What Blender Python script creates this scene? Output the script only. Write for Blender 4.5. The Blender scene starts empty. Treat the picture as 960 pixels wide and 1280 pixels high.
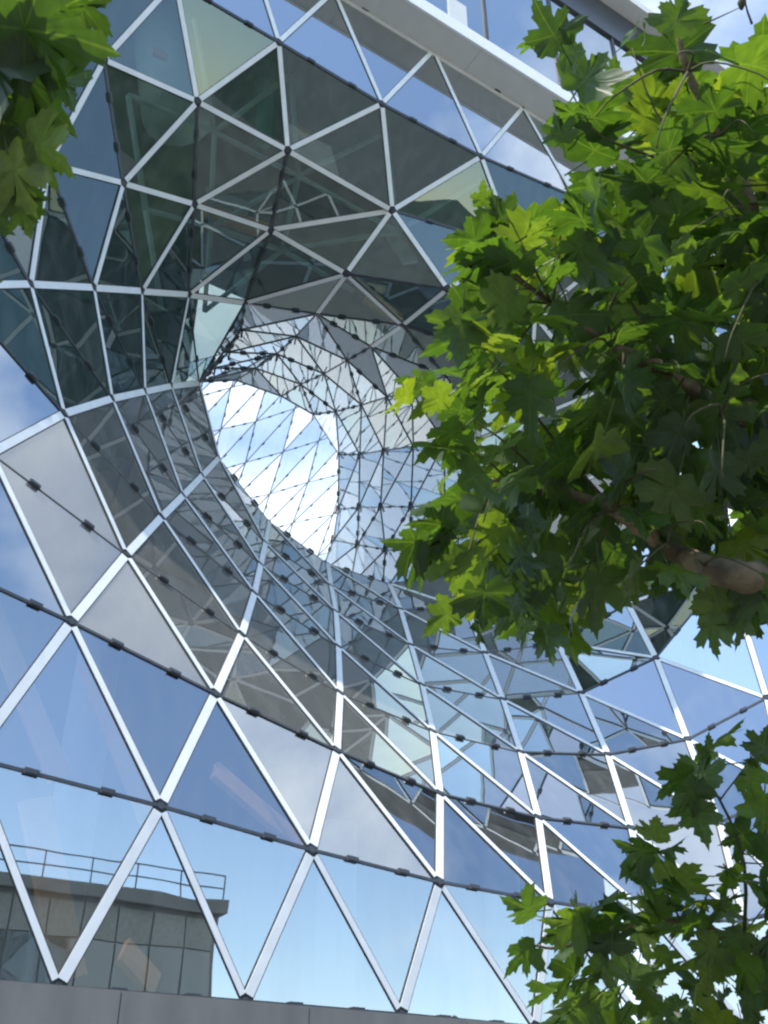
import bpy, bmesh, math, random
from mathutils import Vector, Matrix
random.seed(7)
SC = bpy.context.scene
COL = SC.collection

# ------------------------------------------------------------------ camera
PITCH = math.radians(32.5)
FPX = 1293.0                      # focal length in pixels of the 960 x 1280 photograph
EYE = Vector((0, 0, 1.6))
cam_data = bpy.data.cameras.new('camera')
cam = bpy.data.objects.new('camera', cam_data)
COL.objects.link(cam)
cam.location = EYE
cam.rotation_euler = (math.pi/2 + PITCH, 0, 0)
cam_data.sensor_fit = 'VERTICAL'
cam_data.sensor_height = 24.0
cam_data.lens = 24.0*FPX/1280.0
cam_data.clip_start = 0.05
cam_data.clip_end = 3000
cam_data.dof.use_dof = True
cam_data.dof.focus_distance = 16.0
cam_data.dof.aperture_fstop = 9.0
SC.camera = cam

# ------------------------------------------------------------------ sky and sun
SUN_DIR = Vector((-0.36, -0.43, 0.84)).normalized()      # towards the sun
sun_el = math.asin(SUN_DIR.z)
sun_rot = math.atan2(SUN_DIR.x, SUN_DIR.y)
world = bpy.data.worlds.new('World')
SC.world = world
world.use_nodes = True
wn, wl = world.node_tree.nodes, world.node_tree.links
wn.clear()
w_out = wn.new('ShaderNodeOutputWorld')
w_bg = wn.new('ShaderNodeBackground')
w_bg.inputs['Strength'].default_value = 0.15
sky = wn.new('ShaderNodeTexSky')
sky.sky_type = 'NISHITA'
sky.sun_disc = False
sky.sun_elevation = sun_el
sky.sun_rotation = sun_rot
sky.air_density = 1.1
sky.dust_density = 0.6
sky.altitude = 900
sky.ozone_density = 0.5
w_co = wn.new('ShaderNodeTexCoord')
w_map = wn.new('ShaderNodeMapping')
w_map.inputs['Scale'].default_value = (1.0, 1.0, 1.9)
w_map.inputs['Location'].default_value = (1.3, 2.2, 0.5)
w_no = wn.new('ShaderNodeTexNoise')
w_no.inputs['Scale'].default_value = 2.1
w_no.inputs['Detail'].default_value = 8
w_no.inputs['Roughness'].default_value = 0.55
w_ra = wn.new('ShaderNodeValToRGB')
w_ra.color_ramp.elements[0].position = 0.48
w_ra.color_ramp.elements[1].position = 0.80
w_mix = wn.new('ShaderNodeMixRGB')
w_mix.inputs['Color2'].default_value = (5.0, 5.2, 5.4, 1)
wl.new(w_co.outputs['Generated'], w_map.inputs['Vector'])
wl.new(w_map.outputs['Vector'], w_no.inputs['Vector'])
w_sep = wn.new('ShaderNodeSeparateXYZ')
wl.new(w_co.outputs['Generated'], w_sep.inputs[0])
w_bank = wn.new('ShaderNodeMath')          # the cloud bank thickens towards the far side of the building
w_bank.operation = 'MULTIPLY_ADD'
w_bank.inputs[1].default_value = 0.20
wl.new(w_sep.outputs['Y'], w_bank.inputs[0])
wl.new(w_no.outputs['Fac'], w_bank.inputs[2])
wl.new(w_bank.outputs[0], w_ra.inputs['Fac'])
wl.new(w_ra.outputs['Color'], w_mix.inputs['Fac'])
wl.new(sky.outputs['Color'], w_mix.inputs['Color1'])
wl.new(w_mix.outputs['Color'], w_bg.inputs['Color'])
wl.new(w_bg.outputs['Background'], w_out.inputs['Surface'])

sun_data = bpy.data.lights.new('sun', 'SUN')
sun_data.energy = 2.2
sun_data.angle = math.radians(0.5)
sun_data.color = (1.0, 0.95, 0.87)
sun = bpy.data.objects.new('sun', sun_data)
COL.objects.link(sun)
sun.location = (0, 0, 60)
sun.rotation_euler = SUN_DIR.to_track_quat('Z', 'Y').to_euler()

SC.view_settings.view_transform = 'Standard'
SC.view_settings.look = 'None'
SC.view_settings.gamma = 1.0
SC.view_settings.exposure = 1.35
SC.cycles.filter_width = 2.3
SC.cycles.max_bounces = 10
SC.cycles.transparent_max_bounces = 12

# ------------------------------------------------------------------ helpers
def ray(u, v):
    """direction through a point of the photograph, unit depth along the optical axis"""
    cx = (u-480)/FPX
    cy = (640-v)/FPX
    return Vector((cx, math.cos(PITCH)-cy*math.sin(PITCH), math.sin(PITCH)+cy*math.cos(PITCH)))
def at(u, v, dist):
    return EYE + ray(u, v)*dist
FD = Vector((0.837, 0.5475, 0)).normalized()        # along the facade, to the right
FN = Vector((FD.y, -FD.x, 0))                       # out of the facade, towards the street
F0 = 14.134                                         # distance of the facade plane
def fp(s, off, z):
    """facade coordinates: s along, off behind the plane, z above the street"""
    return FD*s - FN*(F0+off) + Vector((0, 0, z))

def node_mat(name):
    m = bpy.data.materials.new(name)
    m.use_nodes = True
    nt = m.node_tree
    return m, nt, nt.nodes, nt.links, nt.nodes['Principled BSDF']

def simple(name, col, rough=0.5, metal=0.0, var=0.12, scale=6.0, bump=0.0, bscale=30.0, spec=0.5, streak=1.0):
    m, nt, n, l, b = node_mat(name)
    co = n.new('ShaderNodeTexCoord')
    no = n.new('ShaderNodeTexNoise')
    no.inputs['Scale'].default_value = scale
    no.inputs['Detail'].default_value = 6
    mp = n.new('ShaderNodeMapping')
    mp.inputs['Scale'].default_value = (1, 1, streak)
    l.new(co.outputs['Object'], mp.inputs['Vector'])
    l.new(mp.outputs[0], no.inputs['Vector'])
    ra = n.new('ShaderNodeValToRGB')
    ra.color_ramp.elements[0].position = 0.3
    ra.color_ramp.elements[1].position = 0.7
    ra.color_ramp.elements[0].color = tuple(c*(1-var) for c in col)+(1,)
    ra.color_ramp.elements[1].color = tuple(min(1, c*(1+var)) for c in col)+(1,)
    l.new(no.outputs['Fac'], ra.inputs['Fac'])
    l.new(ra.outputs['Color'], b.inputs['Base Color'])
    b.inputs['Roughness'].default_value = rough
    b.inputs['Metallic'].default_value = metal
    b.inputs['Specular IOR Level'].default_value = spec
    if bump:
        n2 = n.new('ShaderNodeTexNoise')
        n2.inputs['Scale'].default_value = bscale
        n2.inputs['Detail'].default_value = 5
        l.new(co.outputs['Object'], n2.inputs['Vector'])
        bu = n.new('ShaderNodeBump')
        bu.inputs['Strength'].default_value = bump
        bu.inputs['Distance'].default_value = 0.02
        l.new(n2.outputs['Fac'], bu.inputs['Height'])
        l.new(bu.outputs['Normal'], b.inputs['Normal'])
    return m

def glass(name, base, refl0, tint, transp=0.0, ttint=(0.8, 0.9, 0.95), wave=0.004, rough=0.01, milky=False):
    """coated facade glass: a mirror whose strength rises at grazing angles over a dark or see-through body"""
    m = bpy.data.materials.new(name)
    m.use_nodes = True
    n, l = m.node_tree.nodes, m.node_tree.links
    n.clear()
    out = n.new('ShaderNodeOutputMaterial')
    gl = n.new('ShaderNodeBsdfGlossy')
    gl.inputs['Color'].default_value = tint+(1,)
    gl.inputs['Roughness'].default_value = rough
    di = n.new('ShaderNodeBsdfDiffuse')
    di.inputs['Color'].default_value = base+(1,)
    body = di
    if milky:
        di = n.new('ShaderNodeBsdfTranslucent')
        di.inputs['Color'].default_value = base+(1,)
        body = di
    if transp > 0:
        tr = n.new('ShaderNodeBsdfTransparent')
        tr.inputs['Color'].default_value = ttint+(1,)
        mx = n.new('ShaderNodeMixShader')
        mx.inputs['Fac'].default_value = transp
        l.new(di.outputs[0], mx.inputs[1])
        l.new(tr.outputs[0], mx.inputs[2])
        body = mx
    lw = n.new('ShaderNodeLayerWeight')        # Schlick's rise towards grazing, the same from both sides of the pane
    lw.inputs['Blend'].default_value = 0.5
    fr = n.new('ShaderNodeMath')
    fr.operation = 'POWER'
    fr.inputs[1].default_value = 4.0
    l.new(lw.outputs['Facing'], fr.inputs[0])
    ma = n.new('ShaderNodeMath')
    ma.operation = 'MULTIPLY_ADD'
    ma.use_clamp = True
    ma.inputs[1].default_value = 1.0-refl0
    ma.inputs[2].default_value = refl0
    l.new(fr.outputs[0], ma.inputs[0])
    co = n.new('ShaderNodeTexCoord')
    no = n.new('ShaderNodeTexNoise')
    no.inputs['Scale'].default_value = 0.55
    no.inputs['Detail'].default_value = 1.5
    oi = n.new('ShaderNodeObjectInfo')          # every pane has its own ripple and a slightly different coating
    va = n.new('ShaderNodeVectorMath')
    va.operation = 'ADD'
    cb = n.new('ShaderNodeCombineXYZ')
    mr = n.new('ShaderNodeMath')
    mr.operation = 'MULTIPLY'
    mr.inputs[1].default_value = 60.0
    l.new(oi.outputs['Random'], mr.inputs[0])
    l.new(mr.outputs[0], cb.inputs[0])
    l.new(mr.outputs[0], cb.inputs[2])
    l.new(co.outputs['Object'], va.inputs[0])
    l.new(cb.outputs[0], va.inputs[1])
    l.new(va.outputs[0], no.inputs['Vector'])
    vr = n.new('ShaderNodeMapRange')
    vr.inputs['To Min'].default_value = 0.90
    vr.inputs['To Max'].default_value = 1.04
    l.new(oi.outputs['Random'], vr.inputs['Value'])
    vm = n.new('ShaderNodeVectorMath')
    vm.operation = 'SCALE'
    vm.inputs[0].default_value = tint
    l.new(vr.outputs[0], vm.inputs['Scale'])
    l.new(vm.outputs[0], gl.inputs['Color'])
    # a film of dust: rain streaks and smudges that scatter a little light
    dn = n.new('ShaderNodeTexNoise')
    dn.inputs['Scale'].default_value = 2.2
    dn.inputs['Detail'].default_value = 7
    mpd = n.new('ShaderNodeMapping')
    mpd.inputs['Scale'].default_value = (1.5, 1.5, 0.35)
    l.new(co.outputs['Object'], mpd.inputs['Vector'])
    l.new(mpd.outputs[0], dn.inputs['Vector'])
    dm = n.new('ShaderNodeMapRange')
    dm.inputs['From Min'].default_value = 0.45
    dm.inputs['From Max'].default_value = 0.8
    dm.inputs['To Min'].default_value = 0.0
    dm.inputs['To Max'].default_value = 0.10
    l.new(dn.outputs['Fac'], dm.inputs['Value'])
    dust = n.new('ShaderNodeBsdfDiffuse')
    dust.inputs['Color'].default_value = (0.42, 0.42, 0.40, 1)
    bu = n.new('ShaderNodeBump')
    bu.inputs['Strength'].default_value = 1.0
    bu.inputs['Distance'].default_value = wave
    l.new(no.outputs['Fac'], bu.inputs['Height'])
    l.new(bu.outputs['Normal'], gl.inputs['Normal'])
    ms = n.new('ShaderNodeMixShader')
    l.new(ma.outputs[0], ms.inputs['Fac'])
    l.new(body.outputs[0], ms.inputs[1])
    l.new(gl.outputs[0], ms.inputs[2])
    md = n.new('ShaderNodeMixShader')
    l.new(dm.outputs[0], md.inputs['Fac'])
    l.new(ms.outputs[0], md.inputs[1])
    l.new(dust.outputs[0], md.inputs[2])
    ms = md
    if transp > 0:                               # the coating sits on the outer face only
        ge = n.new('ShaderNodeNewGeometry')
        t2 = n.new('ShaderNodeBsdfTransparent')
        m2 = n.new('ShaderNodeMixShader')
        l.new(ge.outputs['Backfacing'], m2.inputs['Fac'])
        l.new(ms.outputs[0], m2.inputs[1])
        l.new(t2.outputs[0], m2.inputs[2])
        ms = m2
    l.new(ms.outputs[0], out.inputs['Surface'])
    return m

def link(o, parent=None):
    COL.objects.link(o)
    if parent is not None:
        o.parent = parent
    return o
def obj(name, verts, faces, mats, parent=None, fmat=None, smooth=False, loc=None):
    me = bpy.data.meshes.new(name)
    me.from_pydata([tuple(v) for v in verts], [], faces)
    for m in (mats if isinstance(mats, (list, tuple)) else [mats]):
        me.materials.append(m)
    if fmat:
        me.polygons.foreach_set('material_index', fmat)
    if smooth:
        me.polygons.foreach_set('use_smooth', [True]*len(me.polygons))
    me.update()
    o = bpy.data.objects.new(name, me)
    if loc is not None:
        o.location = loc
    return link(o, parent)
def thing(name, label, cat, loc=(0, 0, 0), group=None):
    o = bpy.data.objects.new(name, None)
    o.location = loc
    o.empty_display_size = 0.3
    link(o)
    o['label'] = label
    o['category'] = cat
    if group:
        o['group'] = group
    return o

BOXF = [(0, 3, 2, 1), (4, 5, 6, 7), (0, 1, 5, 4), (1, 2, 6, 5), (2, 3, 7, 6), (3, 0, 4, 7)]
def box_pts(c, x, y, z):
    return [c-x-y-z, c+x-y-z, c+x+y-z, c-x+y-z, c-x-y+z, c+x-y+z, c+x+y+z, c-x+y+z]
class MB:
    """collects boxes into one mesh"""
    def __init__(self):
        self.v, self.f, self.m = [], [], []
    def box(self, c, x, y, z, mi=0):
        o = len(self.v)
        self.v += box_pts(c, x, y, z)
        self.f += [tuple(i+o for i in q) for q in BOXF]
        self.m += [mi]*6
        return self
    def fbox(self, s0, s1, o0, o1, z0, z1, mi=0):
        """a box in facade coordinates"""
        c = fp((s0+s1)/2, (o0+o1)/2, (z0+z1)/2)
        return self.box(c, FD*(s1-s0)/2, FN*(o1-o0)/2, Vector((0, 0, (z1-z0)/2)), mi)
    def bar(self, a, b, nrm, w, h, base=0.0, mi=0):
        """a bar from a to b, w wide, standing from base to base+h along nrm"""
        t = (b-a)
        L = t.length
        t.normalize()
        side = t.cross(nrm).normalized()
        nn = side.cross(t).normalized()
        c = (a+b)/2 + nn*(base+h/2)
        return self.box(c, t*L/2, side*w/2, nn*h/2, mi)
    def build(self, name, mats, parent=None):
        return obj(name, self.v, self.f, mats, parent, self.m)

def tube(points, radii, seg=8):
    """a tapering limb through the points"""
    V, F = [], []
    prev = None
    for i, p in enumerate(points):
        t = (points[min(i+1, len(points)-1)]-points[max(i-1, 0)]).normalized()
        a = t.cross(Vector((0.31, 0.2, 0.93)))
        if a.length < 0.05:
            a = t.cross(Vector((1, 0, 0)))
        a.normalize()
        if prev is not None:
            a = (prev - t*prev.dot(t)).normalized()
        prev = a
        b = t.cross(a)
        for k in range(seg):
            an = 2*math.pi*k/seg
            V.append(p + (a*math.cos(an)+b*math.sin(an))*radii[i])
    n = len(points)
    for i in range(n-1):
        for k in range(seg):
            k2 = (k+1) % seg
            F.append((i*seg+k, i*seg+k2, (i+1)*seg+k2, (i+1)*seg+k))
    F.append(tuple(range(seg))[::-1])
    F.append(tuple((n-1)*seg+k for k in range(seg)))
    return V, F
def spline(pts, radii, n=5):
    """Catmull-Rom refinement of a limb"""
    P, R = [], []
    for i in range(len(pts)-1):
        p0, p1, p2, p3 = pts[max(i-1, 0)], pts[i], pts[i+1], pts[min(i+2, len(pts)-1)]
        for k in range(n):
            t = k/n
            P.append(0.5*((2*p1)+(p2-p0)*t+(2*p0-5*p1+4*p2-p3)*t*t+(3*p1-p0-3*p2+p3)*t**3))
            R.append(radii[i]*(1-t)+radii[i+1]*t)
    P.append(pts[-1])
    R.append(radii[-1])
    return P, R

# ------------------------------------------------------------------ materials
M_GLASS = glass('facade_glass', (0.012, 0.018, 0.018), 0.56, (0.92, 0.97, 0.98))
M_SEE = glass('clear_facade_glass', (0.012, 0.018, 0.018), 0.46, (0.92, 0.97, 0.98), transp=0.75, ttint=(0.8, 0.88, 0.9))
M_TINT = glass('green_tinted_glass', (0.040, 0.066, 0.060), 0.14, (0.84, 0.96, 0.93), transp=0.5, ttint=(0.62, 0.80, 0.76))
M_LIP = glass('grey_reflection_glass', (0.145, 0.143, 0.130), 0.27, (0.95, 0.97, 0.95), wave=0.002)  # grey body colour stands in for the overhang mirrored in the lip
M_TUBE = glass('tube_glass', (0.18, 0.25, 0.30), 0.27, (0.9, 0.96, 1.0))
M_ROOF = glass('roof_glass', (0.5, 0.55, 0.6), 0.05, (0.9, 0.95, 1.0), transp=0.9, ttint=(0.9, 0.97, 1.0))
M_BLUE = glass('blue_tinted_glass', (0.2, 0.3, 0.4), 0.05, (0.9, 0.95, 1.0), transp=0.9, ttint=(0.74, 0.87, 0.98))
M_FRIT = glass('fritted_glass', (0.85, 0.87, 0.9), 0.03, (0.95, 0.97, 1.0), transp=0.45, ttint=(1, 1, 1), milky=True)
M_WHITE = simple('white_coated_steel', (0.80, 0.80, 0.77), 0.55, var=0.06, scale=3.0, spec=0.25)
M_SEAL = simple('grey_silicone_seal', (0.13, 0.13, 0.125), 0.6)
M_GASKET = simple('black_gasket', (0.025, 0.027, 0.028), 0.6)
M_DARK = simple('dark_steel', (0.05, 0.055, 0.06), 0.45, var=0.2)
M_BASE = simple('grey_metal_cladding', (0.185, 0.172, 0.152), 0.55, var=0.16, scale=2.5, streak=0.25, bump=0.05, bscale=60)
M_SOFFIT = simple('grey_soffit_metal', (0.66, 0.66, 0.635), 0.6, var=0.04, scale=2.0)
M_FASCIA = simple('white_fascia_metal', (0.82, 0.82, 0.81), 0.4, var=0.03)
M_DARK_PANEL = simple('dark_panel', (0.05, 0.06, 0.065), 0.3, var=0.1)
M_PAVE = simple('granite_paving', (0.13, 0.13, 0.12), 0.8, var=0.2, scale=1.2, bump=0.3)
M_STONE = simple('dark_stone_wall', (0.26, 0.27, 0.25), 0.8, var=0.12, scale=1.0, bump=0.2)
M_BARK = simple('flaking_plane_bark', (0.20, 0.15, 0.085), 0.9, var=0.55, scale=9.0, bump=0.9, bscale=26)

NODES = {
  'U0': (-5.611, 13.219, 28.230), 'U1': (-3.545, 14.570, 28.332), 'U2': (-1.360, 16.000, 28.428), 'U3': (1.390, 17.799, 28.503), 'U4': (4.139, 19.596, 28.408),
  'U5': (6.958, 21.441, 28.394), 'U6': (9.788, 23.292, 28.355), 'U7': (12.655, 25.167, 28.300), 'V0': (-7.132, 11.942, 24.719), 'V1': (-4.871, 13.703, 25.001),
  'V2': (-2.588, 15.197, 24.927), 'V3': (-0.062, 16.849, 24.812), 'V4': (2.644, 18.619, 24.967), 'V5': (5.530, 20.507, 25.565), 'V6': (8.313, 22.327, 25.738),
  'V7': (11.254, 24.251, 25.792), 'W0': (-7.604, 11.998, 20.888), 'W1': (-6.147, 13.781, 22.111), 'W2': (-4.397, 15.311, 22.783), 'W3': (-2.409, 16.876, 23.021),
  'W4': (0.210, 18.630, 22.847), 'W5': (3.561, 20.052, 23.029), 'W6': (6.038, 21.725, 23.821), 'W7': (8.565, 23.005, 23.550), 'W8': (11.367, 24.559, 23.170),
  'X0': (-7.762, 12.493, 17.234), 'X1': (-6.886, 14.015, 18.965), 'X2': (-5.885, 15.651, 20.341), 'X3': (-4.652, 17.271, 21.525), 'X4': (-2.957, 18.756, 22.263),
  'X5': (-0.993, 19.666, 21.597), 'X6': (0.510, 21.402, 21.390), 'Y0': (-7.292, 12.632, 14.146), 'Y1': (-6.792, 14.380, 15.924), 'Y2': (-6.247, 16.134, 17.577),
  'Y3': (-5.772, 17.888, 19.209), 'Y4': (-5.080, 19.580, 20.760), 'Y5': (-3.827, 20.888, 21.740), 'Y6': (-1.909, 21.757, 22.144), 'Y7': (-0.380, 23.276, 22.262),
  'Z0': (-6.280, 13.420, 11.254), 'Z1': (-5.813, 14.857, 13.162), 'Z2': (-5.576, 16.594, 14.905), 'Z3': (-5.483, 18.457, 16.609), 'Z4': (-5.419, 20.419, 18.386),
  'Z5': (-5.274, 22.826, 20.481), 'A-1': (-5.479, 13.305, 6.219), 'A0': (-4.744, 14.094, 8.599), 'A1': (-4.440, 15.388, 10.523), 'A2': (-4.337, 17.012, 12.309),
  'A3': (-4.392, 18.820, 14.003), 'A4': (-4.413, 20.639, 15.781), 'A5': (-4.398, 22.402, 17.560), 'B-1': (-4.110, 14.201, 3.552), 'B0': (-3.214, 14.787, 6.012),
  'B1': (-2.750, 15.732, 8.116), 'B2': (-2.638, 17.289, 9.924), 'B3': (-2.703, 18.990, 11.693), 'B4': (-2.864, 20.804, 13.408), 'B5': (-3.040, 22.675, 15.102),
  'B6': (-3.215, 24.491, 16.885), 'C0': (-1.917, 15.636, 3.567), 'C1': (-1.116, 16.159, 5.744), 'C2': (-0.833, 17.374, 7.746), 'C3': (-0.881, 19.074, 9.517),
  'C4': (-1.022, 20.806, 11.326), 'C5': (-1.190, 22.590, 13.100), 'C6': (-1.436, 24.448, 14.811), 'C7': (-1.659, 26.304, 16.556), 'D1': (0.251, 17.053, 3.571),
  'D2': (0.887, 17.470, 5.568), 'D3': (1.022, 18.963, 7.481), 'D4': (1.002, 20.679, 9.329), 'D5': (0.875, 22.460, 11.121), 'D6': (0.677, 24.225, 12.969),
  'D7': (0.449, 25.961, 14.890), 'D8': (0.147, 27.899, 16.759), 'E2': (2.417, 18.471, 3.549), 'E3': (2.857, 18.758, 5.526), 'E4': (3.019, 20.384, 7.445),
  'E5': (3.003, 22.119, 9.387), 'E6': (2.899, 23.833, 11.326), 'E7': (2.709, 25.490, 13.327), 'E8': (2.405, 27.001, 15.397), 'F3': (4.703, 19.965, 3.545),
  'F4': (4.912, 20.102, 5.540), 'F5': (5.129, 21.703, 7.607), 'F6': (5.187, 23.309, 9.749), 'F7': (5.042, 24.850, 11.915), 'F8': (4.850, 26.343, 14.036),
  'F9': (4.500, 27.455, 16.110), 'G4': (7.035, 21.491, 3.508), 'G5': (7.091, 21.528, 5.730), 'G6': (7.355, 22.866, 8.052), 'G7': (7.392, 24.256, 10.462),
  'G8': (7.209, 25.208, 13.058), 'G9': (6.977, 26.360, 15.274), 'G10': (6.488, 26.525, 17.367), 'H6': (8.709, 22.586, 6.296), 'H7': (9.404, 23.810, 9.040),
  'H8': (9.679, 24.616, 11.688), 'H9': (9.366, 24.676, 15.405), 'H10': (9.015, 25.088, 18.134), 'I8': (11.905, 24.667, 11.028), 'I9': (11.892, 24.641, 14.025),
  'I10': (11.269, 24.334, 17.103), 'T1': (2.788, 21.905, 20.898), 'T2': (4.353, 22.200, 22.469), 'S': (1.776, 23.336, 21.205), 'h8': (2.831, 24.974, 20.127),
  'h4': (4.254, 24.314, 20.312), 'h5': (6.337, 24.149, 21.238), 'h6': (8.783, 24.365, 21.259), 'h1': (3.245, 26.807, 18.678), 'h2': (5.098, 26.214, 18.876),
  'h3': (7.093, 25.446, 19.522), 'E9': (2.254, 27.738, 17.006), 'h9': (11.421, 24.669, 20.137), 'P': (1.662, 19.783, 21.161), 'Z-1': (-6.230, 12.748, 8.848),
  'A-2': (-6.326, 12.751, 3.554), 'H5': (9.228, 22.925, 3.509), 'L0k1': (-4.173, 22.568, 22.280), 'L0k2': (-4.792, 24.157, 22.817), 'L0k3': (-5.540, 25.848, 23.618),
  'L0k4': (-6.566, 28.884, 25.567), 'L1k1': (-2.659, 23.501, 22.876), 'L1k2': (-3.435, 25.231, 23.693), 'L1k3': (-4.344, 26.981, 24.583), 'L1k4': (-5.184, 28.074, 24.968),
  'L2k1': (-1.133, 24.352, 22.665), 'L2k2': (-1.947, 25.902, 23.428), 'L2k3': (-2.852, 27.543, 24.349), 'L2k4': (-3.672, 29.050, 25.039), 'L3k0': (0.860, 24.804, 21.770),
  'L3k1': (0.103, 26.000, 22.545), 'L3k2': (-0.757, 27.536, 23.438), 'L3k3': (-1.713, 29.196, 24.465), 'L3k4': (-2.636, 30.704, 25.494), 'L4k0': (1.919, 26.357, 20.996),
  'L4k1': (0.989, 27.963, 22.012), 'L4k2': (0.000, 29.667, 23.081), 'L4k3': (-0.898, 31.489, 24.216), 'L4k4': (-1.779, 33.412, 25.598), 'L5k0': (1.955, 27.991, 19.554),
  'L5k1': (0.926, 29.605, 20.687), 'L5k2': (-0.115, 31.365, 21.787), 'L5k3': (-0.948, 33.246, 22.997), 'L5k4': (-1.869, 35.699, 24.459), 'L6k0': (1.655, 28.578, 17.996),
  'L6k1': (0.943, 30.095, 19.176), 'L6k2': (0.057, 31.836, 20.292), 'L6k3': (-0.995, 33.555, 21.511), 'L6k4': (-2.015, 35.473, 22.872), 'L7k0': (2.202, 28.450, 15.809),
  'L7k1': (1.102, 30.255, 17.265), 'L7k2': (-0.056, 31.888, 18.485), 'L7k3': (-1.234, 33.496, 19.734), 'L7k4': (-2.416, 35.043, 21.134),
}
THICK = "A-1:A0 A0:A1 A1:A2 A2:A3 A3:A4 A4:A5 B-1:B0 B0:B1 B1:B2 B2:B3 B3:B4 B4:B5 B5:B6 C0:C1 C1:C2 C2:C3 C3:C4 C4:C5 C5:C6 C6:C7 D1:D2 D2:D3 D3:D4 D4:D5 D5:D6 D6:D7 D7:D8 E2:E3 E3:E4 E4:E5 E5:E6 E6:E7 E7:E8 F3:F4 F4:F5 F5:F6 F6:F7 F7:F8 F8:F9 G4:G5 G5:G6 G6:G7 G7:G8 G8:G9 G9:G10 H6:H7 H7:H8 H8:H9 H9:H10 I8:I9 I9:I10 Z0:Z1 Z1:Z2 Z2:Z3 Z3:Z4 Z4:Z5 Y0:Y1 Y1:Y2 Y2:Y3 Y3:Y4 Y4:Y5 Z-1:Z0 A-2:A-1 E8:E9 H5:H6"
THIN = "X0:X1 X1:X2 X2:X3 X3:X4 X4:X5 X5:X6 W0:W1 W1:W2 W2:W3 W3:W4 A-1:B-1 Z0:A0 A0:B0 B0:C0 Y1:Z1 Z1:A1 A1:B1 B1:C1 C1:D1 Y2:Z2 Z2:A2 A2:B2 B2:C2 C2:D2 D2:E2 Y3:Z3 Z3:A3 A3:B3 B3:C3 C3:D3 D3:E3 E3:F3 Y4:Z4 Z4:A4 A4:B4 B4:C4 C4:D4 D4:E4 E4:F4 F4:G4 Z5:A5 A5:B5 B5:C5 C5:D5 D5:E5 E5:F5 F5:G5 B6:C6 C6:D6 D6:E6 E6:F6 F6:G6 G6:H6 C7:D7 D7:E7 E7:F7 F7:G7 G7:H7 D8:E8 E8:F8 F8:G8 G8:H8 E9:F9 F9:G9 H8:I8 H9:I9 X1:Y1 X2:Y2 X3:Y3 X4:Y4 X5:Y5 W1:X1 W2:X2 W3:X3 W4:X4 W4:X5 X5:Y6 X6:Y7 V1:W1 V2:W2 V3:W3 V4:W4 W2:V1 W3:V2 W4:V3 V4:W5 V5:W6 W5:P P:X6 P:W4 T2:T1 T1:S P:T1 W6:T2 V0:W0 V0:W1 V1:U1 V2:U2 V3:U3 V4:U4 V5:U5 V2:U1 V3:U2 V4:U3 V5:U4 V1:U0 V6:U6 V6:U5 V7:U6 V7:U7 V6:W7 V7:W8 W7:W6 Z-1:A-1 V5:W5 V6:W6 V7:W7 Z0:Y0 X0:Y0 W0:X0 G9:H9 W7:W8 G5:H5 S:h8 T1:h8 T1:h4 T2:h4 T2:h5 W7:T2 W7:h5 W7:h6 W8:h6 h8:h4 h4:h5 h5:h6 h6:h9 W8:h9 h8:h1 h4:h1 h4:h2 h5:h2 h5:h3 h6:h3 h6:H10 h3:H10 h1:h2 h2:h3 h1:E9 h1:F9 h2:F9 h2:G10 h3:G10 h9:H10 h9:I10 F9:G10 G10:H10 W5:T2 H8:I9 H9:I10 W5:T1"
DARK = "A-1:B0 B0:C1 C1:D2 D2:E3 E3:F4 F4:G5 A0:B1 B1:C2 C2:D3 D3:E4 E4:F5 F5:G6 Z0:A1 A1:B2 B2:C3 C3:D4 D4:E5 E5:F6 F6:G7 G7:H8 Y0:Z1 Z1:A2 A2:B3 B3:C4 C4:D5 D5:E6 E6:F7 F7:G8 G8:H9 X0:Y1 Y1:Z2 Z2:A3 A3:B4 B4:C5 C5:D6 D6:E7 E7:F8 F8:G9 G9:H10 X1:Y2 Y2:Z3 Z3:A4 A4:B5 B5:C6 C6:D7 D7:E8 E8:F9 X2:Y3 Y3:Z4 Z4:A5 A5:B6 B6:C7 C7:D8 D8:E9 X3:Y4 Y4:Z5 X4:Y5 W2:X3 W3:X4 W0:X1 W1:X2 V0:V1 V1:V2 V2:V3 V3:V4 V4:V5 V5:V6 V6:V7 W4:W5 W5:W6 X5:P X6:S U0:U1 U1:U2 U2:U3 U3:U4 U4:U5 U5:U6 U6:U7 Y5:Y6 Y6:Y7 Y7:S H7:I8 G6:H7 A-2:B-1 B-1:C0 C0:D1 D1:E2 E2:F3 F3:G4 G4:H5 G5:H6 Z-1:A0 Y5:Z5 X6:T1 Y6:X6"
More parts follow.
